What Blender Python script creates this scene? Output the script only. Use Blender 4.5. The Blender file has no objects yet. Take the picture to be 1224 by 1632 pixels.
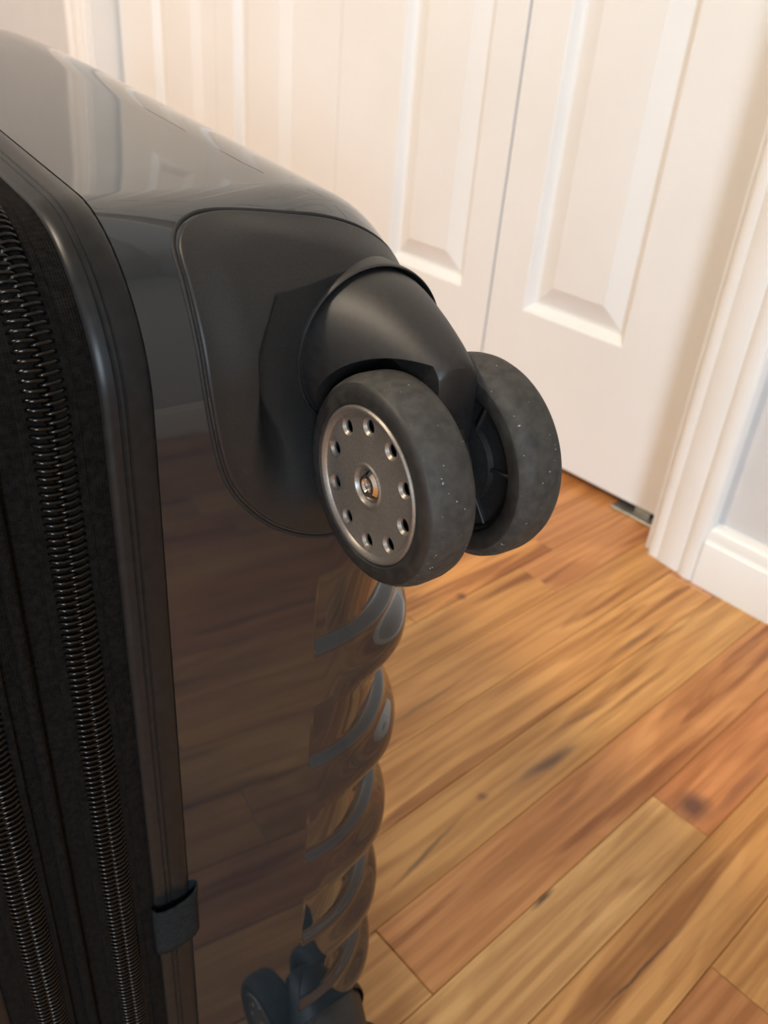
import bpy, bmesh, math, random
from mathutils import Vector, Matrix, noise
random.seed(7)
scene = bpy.context.scene
COL = scene.collection

# ---------------------------------------------------------------- camera
CAM_H = 0.54
cd = bpy.data.cameras.new('camera'); cam = bpy.data.objects.new('camera', cd); COL.objects.link(cam)
cd.sensor_fit = 'VERTICAL'; cd.sensor_height = 4.8; cd.sensor_width = 3.6
cd.lens = 4.8 * 1362.0 / 1632.0
cd.clip_start = 0.01
R = ((0.66717557, 0.43526978, -0.60449729),
     (0.74106536, -0.3056035, 0.59785336),
     (0.07549102, -0.84684516, -0.52645455))
cam.matrix_world = Matrix(((R[0][0], -R[0][1], -R[0][2], 0),
                           (R[1][0], -R[1][1], -R[1][2], 0),
                           (R[2][0], -R[2][1], -R[2][2], CAM_H),
                           (0, 0, 0, 1)))
cd.dof.use_dof = True; cd.dof.focus_distance = 0.245; cd.dof.aperture_fstop = 2.8
scene.camera = cam

# ---------------------------------------------------------------- world, light, exposure
scene.view_settings.view_transform = 'Standard'
scene.view_settings.look = 'None'
scene.view_settings.gamma = 1.0
scene.view_settings.use_curve_mapping = False
scene.view_settings.exposure = 0.0
world = bpy.data.worlds.new('world'); scene.world = world; world.use_nodes = True
bg = world.node_tree.nodes['Background']
bg.inputs[0].default_value = (0.55, 0.72, 1.0, 1); bg.inputs[1].default_value = 1.0

def area(name, loc, target, sx, sy, power, col):
    l = bpy.data.lights.new(name, 'AREA'); l.shape = 'RECTANGLE'; l.size = sx; l.size_y = sy
    l.energy = power; l.color = col
    o = bpy.data.objects.new(name, l); COL.objects.link(o); o.location = loc
    o.rotation_euler = (Vector(target) - Vector(loc)).to_track_quat('-Z', 'Y').to_euler()
    return o
# daylight entering through the window in the far right-hand wall
area('window_daylight', (2.59, -2.10, 1.35), (-0.5, .868, .9), 0.85, 1.15, 114.0, (0.70, 0.85, 1.0))

# ---------------------------------------------------------------- materials
def mat(name, col, rough=.5, metal=0., spec=.5, coat=0., coat_rough=.1):
    m = bpy.data.materials.new(name); m.use_nodes = True
    b = m.node_tree.nodes['Principled BSDF']
    b.inputs['Base Color'].default_value = (*col, 1); b.inputs['Roughness'].default_value = rough
    b.inputs['Metallic'].default_value = metal; b.inputs['Specular IOR Level'].default_value = spec
    b.inputs['Coat Weight'].default_value = coat; b.inputs['Coat Roughness'].default_value = coat_rough
    return m
def nd(m, t, **kw):
    n = m.node_tree.nodes.new(t)
    for k, v in kw.items(): setattr(n, k, v)
    return n
def lk(m, a, b): m.node_tree.links.new(a, b)
def bsdf(m): return m.node_tree.nodes['Principled BSDF']
def add_noise(m, scale, lo, hi, detail=4, bump=0., dist=.001, coord='Object', stretch=(1, 1, 1), pos=(.35, .65)):
    """noise-mixed base colour and a fine bump"""
    tc = nd(m, 'ShaderNodeTexCoord'); mp = nd(m, 'ShaderNodeMapping'); mp.inputs['Scale'].default_value = stretch
    n = nd(m, 'ShaderNodeTexNoise'); n.inputs['Scale'].default_value = scale; n.inputs['Detail'].default_value = detail
    lk(m, tc.outputs[coord], mp.inputs[0]); lk(m, mp.outputs[0], n.inputs['Vector'])
    r = nd(m, 'ShaderNodeValToRGB'); r.color_ramp.elements[0].color = (*lo, 1); r.color_ramp.elements[1].color = (*hi, 1)
    r.color_ramp.elements[0].position = pos[0]; r.color_ramp.elements[1].position = pos[1]
    lk(m, n.outputs['Fac'], r.inputs[0]); lk(m, r.outputs[0], bsdf(m).inputs['Base Color'])
    if bump:
        bp = nd(m, 'ShaderNodeBump'); bp.inputs['Strength'].default_value = bump; bp.inputs['Distance'].default_value = dist
        lk(m, n.outputs['Fac'], bp.inputs['Height']); lk(m, bp.outputs[0], bsdf(m).inputs['Normal'])
    return n

M_door = mat('white_door_paint', (.80, .79, .76), .42); add_noise(M_door, 6, (.785, .77, .735), (.81, .80, .775), 3)
M_trim = mat('white_trim_paint', (.82, .81, .78), .35); add_noise(M_trim, 9, (.80, .78, .74), (.83, .82, .79), 3)
M_wall = mat('pale_wall_paint', (.66, .66, .66), .75); add_noise(M_wall, 40, (.61, .605, .60), (.63, .625, .62), 4, .1, .0005)
M_ceil = mat('ceiling_paint', (.8, .79, .77), .9); add_noise(M_ceil, 60, (.79, .78, .76), (.81, .8, .78), 4, .2, .001)
M_dark = mat('closet_shade', (.05, .045, .04), .9)  # darkness inside the closed closet is put into this wall colour
M_steel = mat('dull_steel', (.42, .42, .40), .45, 1.0); add_noise(M_steel, 90, (.36, .36, .34), (.46, .46, .44))
M_sub = mat('floor_joint', (.05, .025, .01), .9)

M_shell = mat('graphite_gloss_shell', (.014, .022, .028), .04, 0.)
add_noise(M_shell, 200, (.0092, .0150, .0195), (.0100, .0160, .0207), 1); bsdf(M_shell).inputs['IOR'].default_value = 1.66
M_rim = mat('black_gasket', (.022, .023, .024), .34, 0., .2); add_noise(M_rim, 300, (.008, .0085, .009), (.012, .0125, .013))
M_plastic = mat('black_satin_plastic', (.010, .011, .011), .46, 0., .4)
add_noise(M_plastic, 1500, (.008, .0085, .0085), (.013, .0135, .0135), 2, .12, .0002)
M_plastic2 = mat('black_smooth_plastic', (.014, .014, .014), .50, 0., .5); add_noise(M_plastic2, 600, (.007, .007, .007), (.012, .012, .012))
M_seam = mat('black_seam', (.004, .004, .004), .7)
M_tyre = mat('dark_rubber_sidewall', (.022, .021, .019), .55); add_noise(M_tyre, 260, (.009, .0085, .008), (.020, .019, .017), 5, .15, .0003)
M_tread = mat('worn_rubber_tread', (.06, .058, .05), .75)
def tread():
    m = M_tread
    n = add_noise(m, 330, (.020, .0195, .017), (.040, .038, .033), 6, .25, .0004)
    base = bsdf(m).inputs['Base Color'].links[0].from_socket
    tc = nd(m, 'ShaderNodeTexCoord'); v = nd(m, 'ShaderNodeTexNoise'); v.inputs['Scale'].default_value = 900; v.inputs['Detail'].default_value = 1
    lk(m, tc.outputs['Object'], v.inputs['Vector'])
    r = nd(m, 'ShaderNodeValToRGB'); r.color_ramp.elements[0].position = .74; r.color_ramp.elements[1].position = .80
    mx = nd(m, 'ShaderNodeMix', data_type='RGBA'); lk(m, v.outputs['Fac'], r.inputs[0]); lk(m, r.outputs[0], mx.inputs['Factor'])
    lk(m, base, mx.inputs['A']); mx.inputs['B'].default_value = (.42, .40, .36, 1); lk(m, mx.outputs['Result'], bsdf(m).inputs['Base Color'])
tread()
M_hub = mat('silver_hubcap', (.36, .34, .31), .40, .7); add_noise(M_hub, 1600, (.22, .198, .172), (.27, .243, .212), 2)
M_chrome = mat('chrome_bolt', (.62, .57, .52), .12, 1.0)
M_fabric = mat('black_fabric', (.005, .0045, .004), .95, 0., .08)
def weave():
    m = M_fabric
    add_noise(m, 500, (.004, .0036, .0032), (.009, .0078, .0068), 3)
    tc = nd(m, 'ShaderNodeTexCoord')
    w1 = nd(m, 'ShaderNodeTexWave'); w1.inputs['Scale'].default_value = 420; w1.bands_direction = 'Z'
    w2 = nd(m, 'ShaderNodeTexWave'); w2.inputs['Scale'].default_value = 420; w2.bands_direction = 'X'
    for w in (w1, w2): lk(m, tc.outputs['Object'], w.inputs['Vector'])
    mu = nd(m, 'ShaderNodeMath', operation='MULTIPLY'); lk(m, w1.outputs['Fac'], mu.inputs[0]); lk(m, w2.outputs['Fac'], mu.inputs[1])
    bp = nd(m, 'ShaderNodeBump'); bp.inputs['Strength'].default_value = .6; bp.inputs['Distance'].default_value = .0004
    lk(m, mu.outputs[0], bp.inputs['Height']); lk(m, bp.outputs[0], bsdf(m).inputs['Normal'])
weave()
M_tooth = mat('black_nylon_coil', (.002, .002, .0018), .16, 0., .35)
M_tab = mat('grey_fabric_tab', (.045, .048, .048), .95, 0., .1); add_noise(M_tab, 700, (.009, .0108, .0112), (.015, .0175, .018), 3, .3, .0004)

# wood: colour of each plank comes from the object, grain and mineral streaks from procedural textures
M_wood = mat('oak_strip', (.45, .25, .1), .33, 0., .45)
def wood():
    m = M_wood; b = bsdf(m)
    oi = nd(m, 'ShaderNodeObjectInfo'); tc = nd(m, 'ShaderNodeTexCoord')
    off = nd(m, 'ShaderNodeVectorMath', operation='ADD'); sc = nd(m, 'ShaderNodeVectorMath', operation='SCALE')
    sc.inputs['Scale'].default_value = 37.0
    cmb = nd(m, 'ShaderNodeCombineXYZ')
    for i in range(3): lk(m, oi.outputs['Random'], cmb.inputs[i])
    lk(m, cmb.outputs[0], sc.inputs[0]); lk(m, tc.outputs['Object'], off.inputs[0]); lk(m, sc.outputs[0], off.inputs[1])
    def noise_(scale, stretch, detail, dist=0.):
        mp = nd(m, 'ShaderNodeMapping'); mp.inputs['Scale'].default_value = stretch
        n = nd(m, 'ShaderNodeTexNoise'); n.inputs['Scale'].default_value = scale; n.inputs['Detail'].default_value = detail
        n.inputs['Distortion'].default_value = dist
        lk(m, off.outputs[0], mp.inputs[0]); lk(m, mp.outputs[0], n.inputs['Vector']); return n
    def ramp(src, p0, c0, p1, c1):
        r = nd(m, 'ShaderNodeValToRGB'); e = r.color_ramp.elements
        e[0].position = p0; e[0].color = (*c0, 1); e[1].position = p1; e[1].color = (*c1, 1)
        lk(m, src, r.inputs[0]); return r.outputs[0]
    def mul(a, c, fac=1.):
        mx = nd(m, 'ShaderNodeMix', data_type='RGBA', blend_type='MULTIPLY'); mx.inputs['Factor'].default_value = fac
        lk(m, a, mx.inputs['A']); lk(m, c, mx.inputs['B']); return mx.outputs['Result']
    # cathedral bands: wave through warped noise
    n1 = noise_(11, (1, .16, 1), 3, .6)
    mp = nd(m, 'ShaderNodeMath', operation='MULTIPLY'); mp.inputs[1].default_value = 42.; lk(m, n1.outputs['Fac'], mp.inputs[0])
    sn = nd(m, 'ShaderNodeMath', operation='SINE'); lk(m, mp.outputs[0], sn.inputs[0])
    bands = ramp(sn.outputs[0], .0, (.86, .80, .74), .75, (1.04, 1.04, 1.04))
    n2 = noise_(150, (1, .035, 1), 5); fine = ramp(n2.outputs['Fac'], .38, (.76, .69, .60), .58, (1.05, 1.05, 1.05))
    n3 = noise_(58, (1, .07, 1), 4, .5); streak = ramp(n3.outputs['Fac'], .33, (.55, .44, .35), .43, (1, 1, 1))
    n4 = noise_(6, (1, .5, 1), 2); tone = ramp(n4.outputs['Fac'], .3, (.90, .84, .78), .7, (1.08, 1.08, 1.10))
    c = mul(oi.outputs['Color'], bands, .75); c = mul(c, fine, 1.); c = mul(c, streak, .95); c = mul(c, tone, .5)
    # mineral streaks and knots with shapes of their own, at their places on the floor
    geo = nd(m, 'ShaderNodeNewGeometry')
    nz = nd(m, 'ShaderNodeTexNoise'); nz.inputs['Scale'].default_value = 40; nz.inputs['Detail'].default_value = 4
    lk(m, geo.outputs['Position'], nz.inputs['Vector'])
    wob = nd(m, 'ShaderNodeVectorMath', operation='MULTIPLY_ADD'); lk(m, nz.outputs['Color'], wob.inputs[0])
    wob.inputs[1].default_value = (.004, .012, 0); lk(m, geo.outputs['Position'], wob.inputs[2])
    def stain(x, y, rx, ry, ang, col, st):
        nonlocal c
        mpn = nd(m, 'ShaderNodeMapping', vector_type='TEXTURE')
        mpn.inputs['Location'].default_value = (x + .002, y + .006, 0); mpn.inputs['Rotation'].default_value = (0, 0, ang)
        mpn.inputs['Scale'].default_value = (rx, ry, 1)
        lk(m, wob.outputs[0], mpn.inputs[0])
        ln = nd(m, 'ShaderNodeVectorMath', operation='LENGTH'); lk(m, mpn.outputs[0], ln.inputs[0])
        r = ramp(ln.outputs['Value'], .25, (st, st, st), 1., (0, 0, 0))
        mx = nd(m, 'ShaderNodeMix', data_type='RGBA'); lk(m, r, mx.inputs['Factor']); lk(m, c, mx.inputs['A'])
        mx.inputs['B'].default_value = (*col, 1); c = mx.outputs['Result']
    stain(-.2475, .462, .0060, .036, -.08, (.030, .020, .015), 1.)
    stain(-.249, .455, .012, .055, -.05, (.26, .13, .06), .55)
    stain(-.2585, .392, .005, .006, 0, (.17, .07, .03), .8)
    stain(-.2495, .322, .0026, .055, .15, (.15, .075, .03), .8)
    stain(-.2620, .530, .004, .05, -.1, (.20, .09, .035), .7)
    stain(-.4490, .568, .007, .008, 0, (.13, .05, .02), .85)
    stain(-.1460, .520, .017, .022, 0, (.11, .045, .028), .9)
    stain(-.1300, .570, .006, .060, 0, (.22, .08, .035), .6)
    stain(-.1705, .361, .003, .016, 0, (.06, .03, .015), .9)
    stain(-.0960, .365, .0013, .075, -.02, (.10, .045, .016), .95)
    stain(-.2935, .66, .004, .07, 0, (.17, .08, .03), .7)
    stain(-.360, .42, .0035, .06, 0, (.17, .09, .035), .6)
    lk(m, c, b.inputs['Base Color'])
    bp = nd(m, 'ShaderNodeBump'); bp.inputs['Strength'].default_value = .12; bp.inputs['Distance'].default_value = .0006
    lk(m, n2.outputs['Fac'], bp.inputs['Height']); lk(m, bp.outputs[0], b.inputs['Normal'])
wood()

# ---------------------------------------------------------------- helpers
def tag(o, label=None, cat=None, group=None, kind=None):
    if label: o['label'] = label
    if cat: o['category'] = cat
    if group: o['group'] = group
    if kind: o['kind'] = kind
    return o
def link(name, me, parent=None, smooth=False):
    o = bpy.data.objects.new(name, me); COL.objects.link(o)
    if parent: o.parent = parent
    if smooth: me.shade_smooth()
    return o
def mesh_of(name, verts, faces, m, smooth=False, angle=None):
    me = bpy.data.meshes.new(name); me.from_pydata([tuple(v) for v in verts], [], faces); me.update()
    bm = bmesh.new(); bm.from_mesh(me); bmesh.ops.recalc_face_normals(bm, faces=bm.faces)
    if angle is not None:
        for e in bm.edges:
            if len(e.link_faces) == 2 and e.calc_face_angle(0) > angle: e.smooth = False
    bm.to_mesh(me); bm.free()
    for k in (m if isinstance(m, (list, tuple)) else [m]): me.materials.append(k)
    if smooth or angle is not None:
        for p in me.polygons: p.use_smooth = True
    return me
def box_mesh(name, lo, hi, m, bevel=0.):
    bm = bmesh.new(); bmesh.ops.create_cube(bm, size=1)
    for v in bm.verts:
        for i in range(3): v.co[i] = lo[i] if v.co[i] < 0 else hi[i]
    if bevel: bmesh.ops.bevel(bm, geom=list(bm.edges), offset=bevel, segments=1, affect='EDGES')
    me = bpy.data.meshes.new(name); bm.to_mesh(me); bm.free(); me.materials.append(m); return me
def extrude_poly(name, pts, axis, a0, a1, m, angle=.6, bevel=0.):
    """closed 2D outline extruded along an axis ('x': pts=(y,z), 'y': (x,z), 'z': (x,y))"""
    def p3(p, a): return {'x': (a, p[0], p[1]), 'y': (p[0], a, p[1]), 'z': (p[0], p[1], a)}[axis]
    n = len(pts); vs = [p3(p, a0) for p in pts] + [p3(p, a1) for p in pts]
    fs = [tuple(range(n)), tuple(range(2 * n - 1, n - 1, -1))] + [(i, (i + 1) % n, n + (i + 1) % n, n + i) for i in range(n)]
    me = mesh_of(name, vs, fs, m, angle=angle)
    if bevel:
        bm = bmesh.new(); bm.from_mesh(me)
        es = [e for e in bm.edges if len(e.link_faces) == 2 and e.calc_face_angle(0) > 1.0]
        bmesh.ops.bevel(bm, geom=es, offset=bevel, segments=2, affect='EDGES'); bm.to_mesh(me); bm.free()
        for p in me.polygons: p.use_smooth = True
    return me
def lathe_x(name, prof, m, seg=96, angle=.5, close=False, matfn=None):
    """profile [(x, r)] turned about the x axis"""
    vs, fs, ids = [], [], []
    for x, r in prof:
        if r < 1e-7: ids.append([len(vs)] * seg); vs.append((x, 0, 0))
        else:
            ids.append([len(vs) + k for k in range(seg)])
            vs += [(x, r * math.cos(2 * math.pi * k / seg), r * math.sin(2 * math.pi * k / seg)) for k in range(seg)]
    pairs = list(range(len(prof) - 1)); tags = []
    rng = [(i, i + 1) for i in pairs] + ([(len(prof) - 1, 0)] if close else [])
    for a, b in rng:
        for k in range(seg):
            q = [ids[a][k], ids[a][(k + 1) % seg], ids[b][(k + 1) % seg], ids[b][k]]
            u = []
            for t in q:
                if t not in u: u.append(t)
            if len(u) > 2: fs.append(tuple(u)); tags.append(matfn(a) if matfn else 0)
    me = mesh_of(name, vs, fs, m, angle=angle)
    if matfn:
        for p, t in zip(me.polygons, tags): p.material_index = t
    return me
def boolean(me, cutter, op='DIFFERENCE'):
    a = bpy.data.objects.new('tmp_a', me); b = bpy.data.objects.new('tmp_b', cutter)
    COL.objects.link(a); COL.objects.link(b)
    md = a.modifiers.new('b', 'BOOLEAN'); md.operation = op; md.object = b; md.solver = 'EXACT'
    dg = bpy.context.evaluated_depsgraph_get(); dg.update()
    out = bpy.data.meshes.new_from_object(a.evaluated_get(dg))
    bpy.data.objects.remove(a); bpy.data.objects.remove(b)
    return out
def sharpen(me, angle):
    bm = bmesh.new(); bm.from_mesh(me)
    for e in bm.edges: e.smooth = not (len(e.link_faces) == 2 and e.calc_face_angle(0) > angle)
    bm.to_mesh(me); bm.free()
    for p in me.polygons: p.use_smooth = True
    return me
def sstep(a, b, x):
    if a == b: return 1. if x >= a else 0.
    t = min(1., max(0., (x - a) / (b - a))); return t * t * (3 - 2 * t)

# ---------------------------------------------------------------- room shell
X2, X0, X1, Y0, WALL, DOOR, ZC = 2.60, -2.75, 0.65, -3.0, 0.815, 0.868, 2.44
OPL, OPR, OPH = -1.70, -0.384, 2.05          # closet opening
def struct(name, me, label, cat, parent=None):
    o = link(name, me, parent)
    if parent is None: tag(o, label, cat, kind='structure')
    return o
def multi_box(name, boxes, m):
    vs, fs = [], []
    for lo, hi in boxes:
        k = len(vs)
        vs += [(x, y, z) for x in (lo[0], hi[0]) for y in (lo[1], hi[1]) for z in (lo[2], hi[2])]
        fs += [tuple(k + i for i in f) for f in ((0, 1, 3, 2), (4, 6, 7, 5), (0, 4, 5, 1), (2, 3, 7, 6), (0, 2, 6, 4), (1, 5, 7, 3))]
    return mesh_of(name, vs, fs, m)
floor = struct('floor', multi_box('floor', [((X0, Y0, -.06), (X2, 1.25, -.019))], M_sub), 'oak strip wood floor running up to the closet doors', 'floor')
struct('ceiling', multi_box('ceiling', [((X0, Y0, ZC), (X2, 1.25, ZC + .08))], M_ceil), 'plain white ceiling above the room', 'ceiling')
struct('wall_back', multi_box('wall_back', [((X0, WALL, -.019), (OPL - .02, WALL + .1, ZC)), ((OPR + .02, WALL, -.019), (X1, WALL + .1, ZC)),
                                            ((OPL - .02, WALL, OPH), (OPR + .02, WALL + .1, ZC))], M_wall), 'pale painted wall around the white folding closet doors', 'wall')
struct('wall_closet', multi_box('wall_closet', [((X0, 1.20, -.019), (X1, 1.25, ZC))], M_dark), 'closet back wall coloured dark for the shade behind the folding doors', 'wall')
struct('wall_left', multi_box('wall_left', [((X0 - .08, Y0, -.019), (X0, 1.25, ZC))], M_wall), 'pale painted wall beyond the end of the closet', 'wall')
WY0, WY1, WZ0, WZ1 = -2.60, -1.60, .70, 2.00
struct('wall_right', multi_box('wall_right', [((X1, .02, -.019), (X2, 1.25, ZC))], M_wall), 'pale painted corner wall facing the suitcase wheels', 'wall')
struct('wall_window', multi_box('wall_window', [((X2, Y0, -.019), (X2 + .08, WY0, ZC)), ((X2, WY1, -.019), (X2 + .08, .02, ZC)),
                                              ((X2, WY0, -.019), (X2 + .08, WY1, WZ0)), ((X2, WY0, WZ1), (X2 + .08, WY1, ZC))], M_wall), 'pale painted wall around the sash window', 'wall')
struct('wall_front', multi_box('wall_front', [((X0, Y0 - .08, -.019), (X2, Y0, ZC))], M_wall), 'pale painted wall opposite the closet', 'wall')
win = struct('window_1', multi_box('window_frame', [((X2 + .02, WY0, WZ0), (X2 + .06, WY0 + .05, WZ1)), ((X2 + .02, WY1 - .05, WZ0), (X2 + .06, WY1, WZ1)),
      ((X2 + .02, WY0, WZ0), (X2 + .06, WY1, WZ0 + .05)), ((X2 + .02, WY0, WZ1 - .05), (X2 + .06, WY1, WZ1)),
      ((X2 + .02, WY0, 1.28), (X2 + .06, WY1, 1.32))], M_trim), 'white sash window in the far right wall', 'window')

# baseboards: plain board with a rounded cap and shoe line
def baseboard(name, p0, p1, label):
    """profile extruded from p0 to p1 (xy), wall on the left-hand side of travel reversed; thickness towards the room"""
    d = Vector((p1[0] - p0[0], p1[1] - p0[1], 0)); L = d.length; d.normalize(); n = Vector((d.y, -d.x, 0))
    prof = [(0, 0), (.019, 0), (.019, .052), (.0175, .0545), (.0145, .056), (.0140, .0585), (.0135, .0660), (.011, .0695), (.006, .072), (0, .0725)]
    vs = []
    for s in (0, L):
        for a, z in prof: vs.append(Vector((p0[0], p0[1], 0)) + d * s + n * a + Vector((0, 0, z)))
    k = len(prof)
    fs = [tuple(range(k)), tuple(range(2 * k - 1, k - 1, -1))] + [(i, (i + 1) % k, k + (i + 1) % k, k + i) for i in range(k)]
    return struct(name, mesh_of(name, vs, fs, M_trim, angle=.7), label, 'baseboard')
CAS_W = .064
baseboard('baseboard_back', (OPR + .008 + CAS_W, WALL), (X1, WALL), 'white baseboard running right from the closet casing')
baseboard('baseboard_back_left', (X0, WALL), (OPL - .008 - CAS_W, WALL), 'white baseboard at the far end of the closet wall')
baseboard('baseboard_right', (X1, WALL), (X1, .02), 'white baseboard along the corner wall facing the wheels')

# door casing, colonial profile: thin at the opening, thick at the outer edge
def casing(name, x_in, sgn, label):
    prof = [(0, 0), (0, .007), (.0025, .0095), (.010, .0105), (.014, .0100), (.016, .0120), (.030, .0135), (.040, .0150), (.043, .0138), (.0455, .0165),
            (.052, .0185), (.058, .0185), (.0625, .0170), (CAS_W, .0145), (CAS_W, 0)]
    pts = [(x_in + sgn * a, WALL - t) for a, t in prof]
    return struct(name, extrude_poly(name, pts, 'z', 0.0, OPH + .03, M_trim, angle=.9), label, 'door casing')
casing('trim_1', OPR + .008, 1, 'white moulded door casing at the closet corner beside the baseboard')
casing('trim_2', OPL - .008, -1, 'white moulded door casing at the far side of the closet')
jamb = struct('trim_3', multi_box('door_jamb', [((OPL - .02, WALL, 0), (OPL, WALL + .1, OPH)), ((OPR, WALL, 0), (OPR + .02, WALL + .1, OPH)),
       ((OPL - .02, WALL, OPH - .02), (OPR + .02, WALL + .1, OPH))], M_trim), 'white jamb lining the closet opening', 'door jamb')

# folding closet doors: each leaf a frame of stiles and rails with three raised panels
def raised_panel(x0, x1, z0, z1, y):
    """sticking, groove, bevel and field of a moulded panel"""
    rings = [(0, 0), (.0025, .0015), (.006, .007), (.010, .0112), (.0135, .0120), (.036, .0045), (.0385, .0030), (.041, .0028)]
    vs, fs = [], []
    for ins, dep in rings:
        vs += [(x0 + ins, y + dep, z0 + ins), (x1 - ins, y + dep, z0 + ins), (x1 - ins, y + dep, z1 - ins), (x0 + ins, y + dep, z1 - ins)]
    for r in range(len(rings) - 1):
        for k in range(4): fs.append((4 * r + k, 4 * r + (k + 1) % 4, 4 * r + 4 + (k + 1) % 4, 4 * r + 4 + k))
    k = 4 * (len(rings) - 1); fs.append((k, k + 1, k + 2, k + 3))
    k0 = len(vs); vs += [(x0, y + .028, z0), (x1, y + .028, z0), (x1, y + .028, z1), (x0, y + .028, z1)]
    fs.append((k0, k0 + 3, k0 + 2, k0 + 1))
    for q in range(4): fs.append((q, k0 + q, k0 + (q + 1) % 4, (q + 1) % 4))
    return mesh_of('panel', vs, fs, M_door, angle=.35)
ZB, ZT = .012, 2.022
PZ = [(.195, .800), (.925, 1.545), (1.645, 1.90)]
def leaf(name, x0, x1, px0, px1, label):
    bx = [((x0, DOOR, ZB), (px0, DOOR + .030, ZT)), ((px1, DOOR, ZB), (x1, DOOR + .030, ZT))]
    z = ZB
    for a, b in PZ + [(ZT, ZT)]:
        if a > z: bx.append(((px0, DOOR, z), (px1, DOOR + .030, a)))
        z = b
    o = struct(name, multi_box(name, bx, M_door), label, 'closet door')
    for a, b in PZ: link('panel', raised_panel(px0, px1, a, b, DOOR), o)
    return o
leaf('door_1', -1.690, -1.366, -1.572, -1.408, 'white panelled folding door leaf next to the far casing')
leaf('door_2', -1.3652, -1.0455, -1.315, -1.155, 'white panelled folding door leaf between far leaf and suitcase wheel side')
leaf('door_3', -1.0447, -.7175, -.918, -.767, 'white panelled folding door leaf behind the suitcase wheels, beside the open gap')
leaf('door_4', -.7140, -.3885, -.659, -.505, 'white panelled folding door leaf beside the moulded corner casing')
br = link('floor_bracket', box_mesh('floor_bracket', (-.0325, -.012, 0), (.0325, .020, .0025), M_steel, .0006)); br.location = (-.432, .868, .0005)
tag(br, 'small flat metal pivot bracket on the floor under the closet door', 'bracket')
lip = link('upright', box_mesh('upright', (-.006, .0025, .0025), (.016, .012, .009), M_steel, .0005), br)

# floor planks
TAN, RED, ORG, PALE, BRN = (.60, .310, .100), (.55, .250, .088), (.61, .285, .082), (.64, .370, .138), (.50, .255, .088)
rows = [-.2285, -.1730, -.1225, -.0675]
while rows[0] > X0: rows.insert(0, rows[0] - .0545)
while rows[-1] < X2: rows.append(rows[-1] + .0545)
rows[0] = X0 + .001; rows[-1] = X2 - .001
FIX = {-.2285: ([.2527], [PALE, (.56, .258, .090)]), -.1730: ([.503], [PALE, (.56, .235, .084)]), -.1225: ([], [TAN]),
       -.0675: ([.41], [RED, TAN]), -.2830: ([], [(.58, .312, .102)]), -.3375: ([.79], [TAN, RED]), -.3920: ([.30], [BRN, (.56, .285, .092)]),
       -.4465: ([.66], [(.58, .30, .094), RED]), -.5010: ([.50, .72], [TAN, ORG, RED]), -.5555: ([.60], [ORG, (.54, .235, .076)]), -.0130: ([.2], [TAN, BRN])}
def plank(x0, x1, y0, y1, col):
    g = .00022
    w, l = (x1 - x0) / 2 - g, (y1 - y0) / 2 - g; b = .00055
    vs = [(sx * (w - i * b), sy * (l - i * b), z) for i, z in ((0, -.018), (0, -b), (1, 0)) for sx, sy in ((-1, -1), (1, -1), (1, 1), (-1, 1))]
    fs = [(8, 9, 10, 11), (3, 2, 1, 0)] + [(4 * r + k, 4 * r + (k + 1) % 4, 4 * r + 4 + (k + 1) % 4, 4 * r + 4 + k) for r in (0, 1) for k in range(4)]
    o = link('plank', mesh_of('plank', vs, fs, M_wood), floor); o.location = ((x0 + x1) / 2, (y0 + y1) / 2, random.uniform(-.00012, .00012))
    o.color = (*col, 1)
for i in range(len(rows) - 1):
    a, b = rows[i], rows[i + 1]
    key = next((k for k in FIX if abs(k - a) < .001), None)
    if key is not None: joints, cols = list(FIX[key][0]), list(FIX[key][1])
    else:
        joints, cols = [random.uniform(-.1, .7)], []
    lowest = min(joints) if joints else .1
    y = lowest - random.uniform(.55, 1.0)
    while y > Y0 + .2:
        joints.insert(0, y); y -= random.uniform(.8, 1.5)
        if key is not None: cols.insert(0, random.choice([TAN, PALE, RED, ORG]))
    ys = [Y0 + .001] + [j for j in sorted(joints) if a < X1 or j < -.1] + [.899 if a < X1 else .0195]
    cols = cols[-(len(ys) - 1):]
    while len(cols) < len(ys) - 1: cols.insert(0, random.choice([TAN, TAN, PALE, RED, ORG, BRN]))
    for k in range(len(ys) - 1): plank(a, b, ys[k], ys[k + 1], cols[k])

# ceiling lamp (warm) with a glass bowl
lamp = bpy.data.objects.new('ceiling_lamp', None); COL.objects.link(lamp); LX, LY = -1.15, -.95; lamp.location = (LX, LY, ZC)
tag(lamp, 'round frosted glass ceiling lamp on a metal base', 'lamp')
def turn_z(name, prof, m, parent):
    me = lathe_x(name, [(z, r) for r, z in prof], m, 48, .6); o = link(name, me, parent); o.rotation_euler = (0, -math.pi / 2, 0); return o
M_glass = mat('lit_frosted_glass', (.9, .85, .75), .4)
bsdf(M_glass).inputs['Emission Color'].default_value = (1, .845, .64, 1); bsdf(M_glass).inputs['Emission Strength'].default_value = 206.
turn_z('base', [(0, 0), (.17, 0), (.17, -.02), (.15, -.03), (0, -.03)], M_steel, lamp)
turn_z('shade', [(.15, -.03), (.155, -.045), (.14, -.075), (.10, -.10), (.05, -.112), (0, -.115)], M_glass, lamp)

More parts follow.
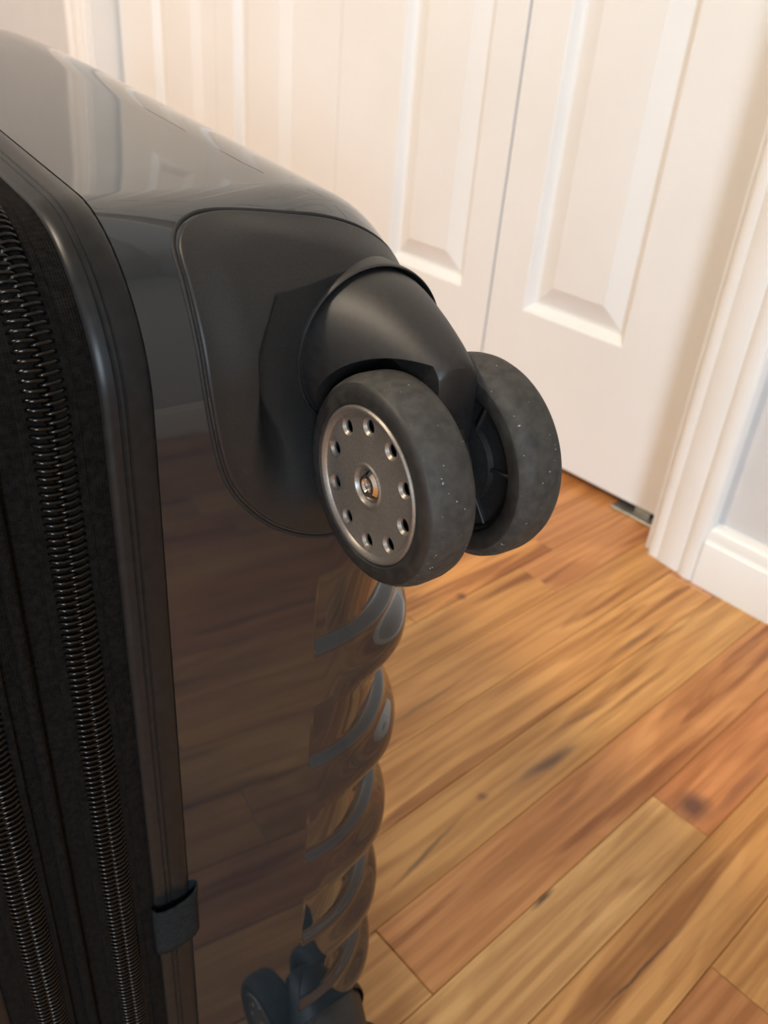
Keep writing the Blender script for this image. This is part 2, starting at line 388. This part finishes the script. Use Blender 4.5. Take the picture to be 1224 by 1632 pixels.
# ---------------------------------------------------------------- suitcase
EXV = Vector((0.11466383, 0.99340435, 0)); EYV = Vector((-0.99340435, 0.11466383, 0))
MX, MY = .0335, .545                       # parting plane and middle of the length, in the suitcase frame
case = bpy.data.objects.new('suitcase', None); COL.objects.link(case)
case.location = EXV * MX + EYV * MY; case.rotation_euler = (0, 0, math.atan2(EXV.y, EXV.x))
tag(case, 'graphite glossy hard-shell spinner suitcase lying on its side on the wood floor', 'suitcase')
YN, YF, ZH, RC, RHO, XF = .195, .895, .484, .043, .060, .1924
XA = XF - RHO
def rad(d): return RC - .013 * d / RHO
def rise(y):
    t = min(y - .205, .885 - y)
    return 0. if t < 0 else (.062 * t if t < .24 else .062 * (.24 + .1 * (1 - math.exp(-(t - .24) / .1))))
def fin(y, z, ny, nz): return (y, z + rise(y) * max(0., z) / ZH, ny, nz)
Q1, Q2 = ZH - RC, ZH - RC + RC * math.pi / 2
def near(q, d):
    """point and outward normal on the wheel-end face / upper edge; q = arc length (= z on the flat part), d = inset"""
    r = rad(d); zs = ZH - d - r
    if q < .39: return fin(YN + d, q, -1, 0)
    if q < Q1: return fin(YN + d, .39 + (q - .39) * (zs - .39) / (Q1 - .39), -1, 0)
    if q <= Q2:
        a = (q - Q1) / RC; return fin(YN + d + r - r * math.cos(a), zs + r * math.sin(a), -math.cos(a), math.sin(a))
    return fin(YN + d + r + (q - Q2), ZH - d, 0, 1)
def prof(p):
    """x, inset and x-part of the normal for profile length p (= x on the flat part)"""
    if p <= XA: return p, 0., 0.
    t = min((p - XA) / RHO, math.pi / 2); return XA + RHO * math.sin(t), RHO * (1 - math.cos(t)), math.sin(t)
def S(p, q, off=0.):
    x, d, s = prof(p); y, z, ny, nz = near(q, d); c = math.sqrt(max(0., 1 - s * s))
    return Vector((x + off * s, y + off * ny * c, z + off * nz * c))
def B(v): return (v[0] - MX, v[1] - MY, v[2])      # into the suitcase's own frame

# housing outline in (p, q)
HO = [(.132, .3845), (.158, .3845), (.185, .387), (.205, .396), (.2135, .415), (.2145, .445), (.207, .468), (.19, .479), (.161, .4842), (.134, .4895), (.1085, .494),
      (.0975, .4915), (.0910, .4838), (.0893, .472), (.0888, .4574), (.0897, .4400), (.0943, .416), (.1035, .4010), (.1160, .3905)]
def catmull(pts, n):
    out, k = [], len(pts)
    for i in range(k):
        p0, p1, p2, p3 = pts[i - 1], pts[i], pts[(i + 1) % k], pts[(i + 2) % k]
        for j in range(n):
            t = j / n
            out.append(tuple(.5 * (2 * p1[c] + (p2[c] - p0[c]) * t + (2 * p0[c] - 5 * p1[c] + 4 * p2[c] - p3[c]) * t * t + (3 * p1[c] - p0[c] - 3 * p2[c] + p3[c]) * t ** 3) for c in (0, 1)))
    return out
HOUT = catmull(HO, 16)
HC = (.150, .438)
def inside(p, q, shrink):
    pts = [(HC[0] + (a - HC[0]) * shrink, HC[1] + (b - HC[1]) * shrink) for a, b in HOUT]
    r = False; j = len(pts) - 1
    for i in range(len(pts)):
        if (pts[i][1] > q) != (pts[j][1] > q) and p < (pts[j][0] - pts[i][0]) * (q - pts[i][1]) / (pts[j][1] - pts[i][1]) + pts[i][0]: r = not r
        j = i
    return r

# shell half: rings along the profile, ribs pressed into the wheel end and round the front
RIBS = [.3361, .2760, .2170, .1580, .0995]
def rib_g(z):
    for zr in RIBS:
        t = z - zr
        if -.0035 < t < .034:
            if t < .0032: return sstep(-.0035, .0032, t)
            return 1 - .93 * (t - .0032) / .0268 if t < .030 else .07 * (1 - sstep(.030, .0335, t))
    return 0.
def rib_d(p): return sstep(.1269, .1282, p) * (.0026 + .0026 * sstep(.140, .185, p))
def bulge_g(z):
    b = 0.
    for zr in RIBS:
        t = zr - z
        b = max(b, sstep(.003, .019, t) * (1 - sstep(.022, .037, t)))
    return b
def bulge_d(p): return .0062 * sstep(.138, .178, p)
zs = {.045, .06, .075}
for zr in RIBS:
    for t in (-.0265, -.024, -.021, -.018, -.015, -.012, -.009, -.0062, -.0045, -.0035, -.0025, -.0015, -.0005, .0004, .0012, .0020, .0028, .0034, .005, .008, .012, .017, .022, .026, .0285, .030, .031, .0322, .0335, .036, .040): zs.add(round(zr + t, 5))
zs = sorted(z for z in zs if z < .385)
qa = [Q1 + (Q2 - Q1) * k / 24 for k in range(25)]
q_near = zs + [.385 + (Q1 - .385) * k / 16 for k in range(16)] + qa         # straight part, then the arc
zs = [z for i, z in enumerate(zs)]
ps = [.0745, .080, .085, .090, .095, .100, .105, .110, .114, .118, .121, .124, .1255, .1264, .1268, .1273, .1278, .1283, .1288, .1295, .131, .1328]
ps += [XA + RHO * math.pi / 2 * k / 28 for k in range(1, 29)]
MT = 26
def shell_mesh():
    nb = 8; n_bot = nb + 1
    vs, rings = [], []
    nrow = n_bot + len(q_near)
    def column(p, side):
        """list of points bottom arc -> top arc at one end; side 0 = wheel end, 1 = far end"""
        x, d, s = prof(p); c = math.sqrt(max(0, 1 - s * s)); r = rad(d); out = []
        for k in range(n_bot):                             # bottom arc
            a = math.pi / 2 * (1 - k / nb)
            y = YN + d + r - r * math.cos(a); z = d + r - r * math.sin(a)
            out.append((x, y, z))
        for q in q_near:
            if q < .385: z = max(q, d + r + .0002 * (1 + q)); 
            y, zz, ny, nz = near(q, d)
            if q < .385: zz = max(zz, d + r + q * .001)
            dep = rib_d(p) * rib_g(q) - bulge_d(p) * bulge_g(q) if q < .385 else 0.
            out.append((x - dep * s, y - dep * ny * c, zz - dep * nz * c))
        if side: out = [(x_, YN + YF - y_, z_) for x_, y_, z_ in out]
        return out
    for p in ps:
        A, F = column(p, 0), column(p, 1)
        ring = A[:]
        ya, yb = A[-1], F[-1]
        for k in range(1, MT):
            t = k / MT; y = ya[1] + (yb[1] - ya[1]) * t
            x, d, s = prof(p); ring.append((x, y, fin(y, ZH - d, 0, 1)[1]))
        ring += F[::-1]
        for k in range(1, MT):
            t = k / MT; x, d, s = prof(p); ring.append((x, F[0][1] + (A[0][1] - F[0][1]) * t, A[0][2]))
        rings.append([len(vs) + i for i in range(len(ring))]); vs += ring
    n = len(rings[0]); fs = []
    for a in range(len(rings) - 1):
        for i in range(n):
            j = (i + 1) % n
            if i < nrow - 1 and i >= n_bot:
                q0, q1 = q_near[i - n_bot], q_near[i + 1 - n_bot]
                if q1 > .386 and all(inside(p, q, .965) for p in (ps[a], ps[a + 1]) for q in (q0, q1)): continue
            fs.append((rings[a][i], rings[a][j], rings[a + 1][j], rings[a + 1][i]))
    # front face: rows between wheel end and far end at equal height
    last = rings[-1]; grid = []
    for r in range(nrow):
        a, f = last[r], last[nrow + (MT - 1) + (nrow - 1 - r)]
        row = [a]
        for k in range(1, MT):
            if r == nrow - 1: row.append(last[nrow - 1 + k])
            elif r == 0: row.append(last[n - k])
            else:
                t = k / MT; va, vf = vs[a], vs[f]
                y = va[1] + (vf[1] - va[1]) * t; tt = r / (nrow - 1)
                vs.append((va[0], y, va[2] + (rise(y) - rise(va[1])) * max(0, va[2]) / ZH)); row.append(len(vs) - 1)
        row.append(f); grid.append(row)
    for r in range(nrow - 1):
        for k in range(MT): fs.append((grid[r][k], grid[r + 1][k], grid[r + 1][k + 1], grid[r][k + 1]))
    return mesh_of('shell', [B(v) for v in vs], fs, M_shell, angle=.9)
me_shell = shell_mesh()
front_shell = link('front_shell', me_shell, case)
rear_shell = link('rear_shell', me_shell, case); rear_shell.scale = (-1, 1, 1)

# closed loop round the suitcase for the gasket, gusset, piping and zips
def loop(d, na=14):
    pts = []
    for k in range(40): pts.append(near(RC + (Q1 - RC) * k / 40, d))
    for k in range(na + 1): pts.append(near(Q1 + (Q2 - Q1) * k / na, d))
    y0 = YN + d + rad(d)
    for k in range(1, 30): y = y0 + (YN + YF - 2 * y0) * k / 30; pts.append(fin(y, ZH - d, 0, 1))
    up = pts[40:40 + na + 1]
    for y, z, ny, nz in reversed(up): pts.append((YN + YF - y, z, -ny, nz))
    pts.append((YF - d, .24, 1, 0))
    for k in range(na + 1):
        a = math.pi / 2 * k / na; r = rad(d); pts.append((YF - d - r + r * math.cos(a), d + r - r * math.sin(a), math.cos(a), -math.sin(a)))
    for k in range(1, 6): pts.append((YF - d - rad(d) + (YN + rad(d) - YF + rad(d) + 2 * d) * k / 6, d, 0, -1))
    for k in range(na + 1):
        a = math.pi / 2 * (1 - k / na); r = rad(d); pts.append((YN + d + r - r * math.cos(a), d + r - r * math.sin(a), -math.cos(a), -math.sin(a)))
    pts.pop()
    return pts
LP = loop(0.)
def sweep(name, section, m, closed=False, angle=.8):
    """section [(x, outward)] swept round the suitcase"""
    n, k = len(LP), len(section); vs, fs = [], []
    for y, z, ny, nz in LP:
        for x, o in section: vs.append(B((x, y + ny * o, z + nz * o)))
    for i in range(n):
        for j in range(k if closed else k - 1):
            fs.append((i * k + j, i * k + (j + 1) % k, ((i + 1) % n) * k + (j + 1) % k, ((i + 1) % n) * k + j))
    return mesh_of(name, vs, fs, m, angle=angle)
band_sec = [(.0605, -.004), (.0612, -.0016), (.0620, -.0008), (.0636, -.0003), (.0652, .0000), (.0655, -.0003), (.0658, -.0003), (.0661, .0001), (.0669, .0002), (.0672, -.0001),
            (.0675, -.0001), (.0678, .0003), (.0705, .0005), (.0730, .0003), (.0745, -.0002), (.0752, -.0012), (.0752, -.004)]
me_band = sweep('rim_band', band_sec, M_rim, True)
band = link('rim_band', me_band, case); band['label'] = 'dark grooved plastic rim of the shell'
band2 = link('rim_band', me_band, case); band2.scale = (-1, 1, 1)
gus = link('gusset', sweep('gusset', [(.0020, -.004), (.006, -.0016), (.010, -.0012), (.024, -.0012), (.0275, -.0022), (.0335, -.0024), (.0395, -.0022), (.043, -.0012), (.057, -.0012), (.061, -.0016), (.065, -.004)], M_fabric), case)
gus['label'] = 'black woven fabric gusset between the shells'
cr = .0019
cord = link('piping', sweep('piping', [(.0325 + cr * math.cos(t * math.pi / 5), -.0012 + cr * math.sin(t * math.pi / 5)) for t in range(10)], M_fabric, True), case)

# zips
def tooth_mesh():
    path = [(.0000, -.0006), (.0002, .0005), (.0010, .0011), (.0026, .0013), (.0042, .0010), (.0052, .0003), (.0056, -.0006)]
    r, ns = .00052, 6; vs, fs = [], []
    for i, (x, o) in enumerate(path):
        a = path[max(i - 1, 0)]; b = path[min(i + 1, len(path) - 1)]; t = Vector((b[0] - a[0], b[1] - a[1])).normalized()
        rr = r * (1.25 if i in (1,) else 1.)
        for k in range(ns):
            c, s = math.cos(2 * math.pi * k / ns), math.sin(2 * math.pi * k / ns)
            vs.append((x - t.y * c * rr, -(o + t.x * c * rr), s * rr + (x - .0028) * .08))   # local -y = outward
    for i in range(len(path) - 1):
        for k in range(ns): fs.append((i * ns + k, i * ns + (k + 1) % ns, (i + 1) * ns + (k + 1) % ns, (i + 1) * ns + k))
    return mesh_of('tooth', vs, fs, M_tooth, smooth=True)
T_ME = tooth_mesh()
def near_ext(q):
    return near(q, 0.)
def zip_tape(xc):
    o = link('zipper', sweep('zipper', [(xc - .0075, -.0014), (xc - .0073, -.0006), (xc - .0008, -.0002), (xc + .0008, -.0002), (xc + .0073, -.0006), (xc + .0075, -.0014)], M_fabric), case)
    return o
def tooth_at(q, xc, side):
    y, z, ny, nz = near_ext(q)
    ang = math.atan2(nz, -ny)                               # turn of the face from vertical
    m = Matrix.Translation(Vector(B((xc, y, z)))) @ Matrix.Rotation(-ang, 4, 'X') @ Matrix.Diagonal((side, 1, 1, 1)) @ Matrix.Translation((-.0008, 0, 0))
    return m
PITCH = .0023
zipA = zip_tape(.0482); zipA['label'] = 'black coil zip beside the grooved rim'
q0 = .545
for side in (1, -1):
    for k in range(150):
        o = link('tooth', T_ME, zipA); o.matrix_local = tooth_at(q0 - k * PITCH - (PITCH / 2 if side < 0 else 0), .0482, side)
def coil_stuff(xc, qlist, parent, name='coil'):
    vs, fs = [], []
    base = [v.co.copy() for v in T_ME.vertices]; pf = [tuple(p.vertices) for p in T_ME.polygons]
    for q, side in qlist:
        m = tooth_at(q, xc, side); k = len(vs); vs += [m @ v for v in base]; fs += [tuple(k + i for i in f) for f in pf]
    o = link(name, mesh_of(name, vs, fs, M_tooth, smooth=True), parent); o['kind'] = 'stuff'; return o
lo = q0 - 150 * PITCH
coil_stuff(.0482, [(lo - k * PITCH - (PITCH / 2 if s < 0 else 0), s) for k in range(int((lo - .045) / PITCH)) for s in (1, -1)] +
           [(q0 + (k + 1) * PITCH - (PITCH / 2 if s < 0 else 0), s) for k in range(110) for s in (1, -1)], zipA)
zipB = zip_tape(.0188); zipB['label'] = 'black coil zip beside the rear shell'
coil_stuff(.0188, [(.74 - k * PITCH - (PITCH / 2 if s < 0 else 0), s) for k in range(int((.74 - .045) / PITCH)) for s in (1, -1)], zipB)

# grey fabric tab folded over the rim
def tab(z0, z1, sx):
    sec = [(.0600, -.0012), (.0606, .0012), (.0630, .0024), (.0670, .0027), (.0715, .0025), (.0750, .0016), (.0768, .0004), (.0772, -.0015)]
    vs, fs = [], []; k = len(sec); n = 7
    for i in range(n):
        t = i / (n - 1)
        for j, (x, o) in enumerate(sec):
            z = z0 + (z1 - z0) * t + (.0035 * (j / (k - 1)) ** 2 if i == n - 1 else 0) + (.0025 * (j / (k - 1)) if i == 0 else 0)
            vs.append(B((x, YN - o - (.0009 if i == n - 1 else 0), z)))
    fs = [(i * k + j, i * k + j + 1, (i + 1) * k + j + 1, (i + 1) * k + j) for i in range(n - 1) for j in range(k - 1)]
    me = mesh_of('pull_tab', vs, fs, M_tab, smooth=True)
    o = link('pull_tab', me, case); o.scale = (sx, 1, 1); o['label'] = 'grey fabric tab wrapped over the rim'
    md = o.modifiers.new('t', 'SOLIDIFY'); md.thickness = .0007; md.offset = 1
tab(.2105, .2385, 1); tab(.150, .178, -1)

# wheel housing
SWX, SWZ = .1468, .4438                     # swivel axis
WX, WYC, WZC, WR = .1473, .1665, .4197, .031
FACET = .2085
def facet_y(x): return .2005 + .0032 * sstep(.113, .152, x)
def housing_mesh():
    nr = 150; n = len(HOUT); vs, fs = [], []
    for i, (p1, q1) in enumerate(HOUT):
        for j in range(nr + 1):
            t = j / nr; t2 = 1 - (1 - t) ** 1.0
            p = p1 + (HC[0] - p1) * t2; q = q1 + (HC[1] - q1) * t2
            dist = math.hypot(p - p1, q - q1)
            off = -.004 + .0048 * math.sqrt(max(0, 1 - (1 - min(1, dist / .0016)) ** 2))
            v = S(p, q, off)
            off2 = .0012 * sstep(.002, .016, dist); v += (S(p, q, 1) - S(p, q, 0)) * off2
            x, y, z = v
            # recess for the caster: flat floor, steep on the upper left, blended below
            lowness = sstep(.446, .416, z) if z < .446 else 0.
            wl = .0016 + .013 * lowness; xl = .1052 + .004 * lowness + .009 * sstep(.448, .470, z)
            mk = sstep(xl - wl * .5, xl + wl * .5, x) * sstep(.394, .430, z)
            v.y = y + (max(y, facet_y(x)) - y) * mk
            vs.append(B(v))
    w = nr + 1
    for i in range(n):
        k = (i + 1) % n
        for j in range(nr - 1): fs.append((i * w + j, k * w + j, k * w + j + 1, i * w + j + 1))
    c = len(vs); vs.append(vs[nr])
    for i in range(n): fs.append((i * w + nr - 1, ((i + 1) % n) * w + nr - 1, c))
    # drop the unused centre copies
    me = mesh_of('wheel_housing', vs, fs, M_plastic, smooth=True)
    bm = bmesh.new(); bm.from_mesh(me); bmesh.ops.delete(bm, geom=[v for v in bm.verts if not v.link_faces], context='VERTS'); bm.to_mesh(me); bm.free()
    return me
def tube(name, pts, r, m, ns=8, closed=True):
    vs, fs = [], []; n = len(pts)
    for i, p in enumerate(pts):
        p = Vector(p); a = Vector(pts[i - 1]); b = Vector(pts[(i + 1) % n]); t = (b - a).normalized()
        u = t.cross(Vector((.3, .5, .8))).normalized(); w = t.cross(u)
        for k in range(ns): vs.append(p + u * r * math.cos(2 * math.pi * k / ns) + w * r * math.sin(2 * math.pi * k / ns))
    for i in range(n if closed else n - 1):
        for k in range(ns): fs.append((i * ns + k, i * ns + (k + 1) % ns, ((i + 1) % n) * ns + (k + 1) % ns, ((i + 1) % n) * ns + k))
    return mesh_of(name, vs, fs, m, smooth=True)
me_house = housing_mesh()
me_seam = tube('seam', [B(S(HC[0] + (p - HC[0]) * 1.008, HC[1] + (q - HC[1]) * 1.008, -.0001)) for p, q in HOUT], .0007, M_seam)

# swivel collar and forked hood over the wheels
def lathe_y(name, prof_, m, cx, cz, seg=96, angle=.5):
    """profile [(y, r)] turned about an axis parallel to y through (cx, cz)"""
    vs, fs = [], []; k = len(prof_)
    for i in range(seg):
        a = 2 * math.pi * i / seg
        for y, r in prof_: vs.append(B((cx + r * math.cos(a), y, cz + r * math.sin(a))))
    for i in range(seg):
        for j in range(k - 1): fs.append((i * k + j, i * k + j + 1, ((i + 1) % seg) * k + j + 1, ((i + 1) % seg) * k + j))
    return mesh_of(name, vs, fs, m, angle=angle)
me_collar = lathe_y('swivel_collar', [(.2125, .0265), (.2012, .0265), (.2001, .0263), (.1997, .0260), (.2000, .0257), (.2012, .0255), (.2125, .0254)], M_plastic2, SWX, SWZ)
def hood_mesh():
    st = [(.2120, .0249, .0249, 2.0), (.2040, .0249, .0249, 2.0), (.2000, .0240, .0247, 2.0), (.1950, .0222, .0241, 2.0), (.1900, .0203, .0231, 2.0), (.1850, .0184, .0217, 2.0), (.1800, .0165, .0200, 2.05),
          (.1750, .0146, .0180, 2.1), (.1700, .0126, .0157, 2.2), (.1660, .0109, .0137, 2.3), (.1625, .0092, .0118, 2.4), (.1605, .0080, .0105, 2.5), (.1598, .0068, .0095, 2.5)]
    seg = 96; vs, fs = [], []
    for y, a, b, e in st:
        for k in range(seg):
            t = 2 * math.pi * k / seg; c, s = math.cos(t), math.sin(t)
            bb = b if s >= 0 else .0249
            vs.append((SWX + a * math.copysign(abs(c) ** (2 / e), c), y, SWZ + bb * math.copysign(abs(s) ** (2 / e), s)))
    n = len(st)
    for i in range(n - 1):
        for k in range(seg): fs.append((i * seg + k, i * seg + (k + 1) % seg, (i + 1) * seg + (k + 1) % seg, (i + 1) * seg + k))
    fs.append(tuple(range(seg))); fs.append(tuple((n - 1) * seg + k for k in range(seg)))
    me = mesh_of('hood', vs, fs, M_plastic2)
    for x0, x1 in ((.10, .1403), (.1543, .20)):
        c = mesh_of('cut', [], [], M_plastic2)
        cyl = lathe_x('cut', [(x0, 0), (x0, .0342), (x1, .0342), (x1, 0)], M_plastic2, 96)
        for v in cyl.vertices: v.co += Vector((0, WYC, WZC))
        me = boolean(me, cyl)
    # web down to the axle between the wheels
    arc = [(WYC + .0130 * math.cos(t), WZC + .0130 * math.sin(t)) for t in [math.radians(a) for a in range(165, 330, 11)]]
    web = [(.2110, .4560), (.1780, .4520), (.1700, .4490), (.1655, .4440), (.1618, .4380), (.1580, .4310), (.1545, .4250)] + arc + [(.1850, .4200), (.2110, .4260)]
    wm = extrude_poly('web', web, 'x', .1403, .1543, M_plastic2, bevel=.0034)
    axle = lathe_x('axle', [(.1360, 0), (.1360, .0045), (.1590, .0045), (.1590, 0)], M_plastic2, 32)
    for v in axle.vertices: v.co += Vector((0, WYC, WZC))
    bm = bmesh.new(); bm.from_mesh(me); bm.from_mesh(wm); bm.from_mesh(axle)
    for v in bm.verts: v.co = Vector(B(v.co))
    out = bpy.data.meshes.new('wheel_fork'); bm.to_mesh(out); bm.free(); out.materials.append(M_plastic2)
    return sharpen(out, .6)
me_fork = hood_mesh()

# twin wheels; outer face at x = 0, axle along +x, WT wide
WT = .0172
tp = [(.0040, .0226), (.0012, .0230), (.0004, .0240), (.0003, .0262), (.0007, .0280), (.0016, .0291), (.0032, .0301), (.0050, .0307), (.0066, .0310), (.0090, .0310), (.0125, .0309),
      (.0146, .0304), (.0160, .0294), (.0169, .0278), (.0172, .0258), (.0170, .0238), (.0162, .0226), (.0120, .0222)]
me_tyre = lathe_x('wheel', tp, [M_tyre, M_tread], 128, .6, close=True, matfn=lambda a: 1 if 5 <= a <= 12 else 0)
def hubcap_mesh():
    pr = [(.0024, 0), (.0024, .0052), (.0016, .0055), (.0011, .0058), (.0010, .0063), (.0014, .0068), (.0016, .0078), (.0017, .0200), (.0013, .0209), (.0006, .0214), (.0002, .0220), (.0002, .0226), (.0007, .0231),
          (.0016, .0233), (.0031, .0233), (.0031, 0)]
    me = lathe_x('hubcap', pr, M_hub, 120)
    for k in range(10):
        a = 2 * math.pi * (k + .35) / 10; cy, cz = .0176 * math.cos(a), .0176 * math.sin(a)
        cut = lathe_x('cut', [(-.001, 0), (-.001, .0029), (.0015, .0028), (.0025, .0019), (.0070, .0019), (.0070, 0)], M_hub, 24)
        for v in cut.vertices: v.co += Vector((0, cy, cz))
        me = boolean(me, cut)
    return sharpen(me, .45)
me_cap = hubcap_mesh(); me_cap.materials.clear(); me_cap.materials.append(M_hub)
me_bolt = lathe_x('bolt', [(.0034, 0), (.0034, .0015), (.0017, .0018), (.0011, .0023), (.0012, .0033), (.0021, .0044), (.0036, .0048), (.0060, .0048)], M_chrome, 6 * 8, .5)
def inner_hub_mesh():
    pr = [(.0062, .0228), (.0150, .0226), (.0146, .0212), (.0130, .0205), (.0130, .0132), (.0148, .0128), (.0150, .0112), (.0156, .0096), (.0156, .0060), (.0062, .0060)]
    return lathe_x('inner_hub', pr, M_plastic2, 72, .5)
me_inner = inner_hub_mesh()
me_spoke = box_mesh('spoke', (.0120, -.0006, .0125), (.0143, .0006, .0208), M_plastic2, .0003)
me_backing = lathe_x('hub_core', [(.0092, 0), (.0092, .0226), (.0100, .0226), (.0100, 0)], M_seam, 48)

def caster(fx, lower):
    """housing, collar, fork and two wheels; fx = -1 mirrors it to the rear shell, lower = at the floor corner (housing turned over, wheels hanging down)"""
    dz = -.3873 if lower else 0.
    def put(name, me):
        o = link(name, me, case); o.scale = (fx, 1, 1); o.location = (0, 0, dz); return o
    h = put('wheel_housing', me_house); h['label'] = 'black moulded corner housing of the caster'
    if lower: h.scale = (fx, 1, -.8); h.location = (0, 0, .388)
    link('seam', me_seam, h)
    put('swivel_collar', me_collar)
    put('wheel_fork', me_fork)['label'] = 'black domed caster fork'
    for side in (-1, 1):
        w = link('wheel', me_tyre, case)
        w.location = ((WX + side * .0250 - MX) * fx, WYC - MY, WZC + dz); w.scale = (-side * fx, 1, 1)
        w['label'] = 'dark rubber caster wheel'
        link('hubcap', me_cap, w)['label'] = 'silver hubcap with ten round holes'
        link('bolt', me_bolt, w)['label'] = 'chrome axle bolt'
        link('hub_core', me_backing, w); link('inner_hub', me_inner, w)
        for k in range(6):
            sp = link('spoke', me_spoke, w); sp.rotation_euler = (math.radians(60 * k + 20), 0, 0)
for fx, lower in ((1, 0), (-1, 0), (1, 1), (-1, 1)): caster(fx, lower)
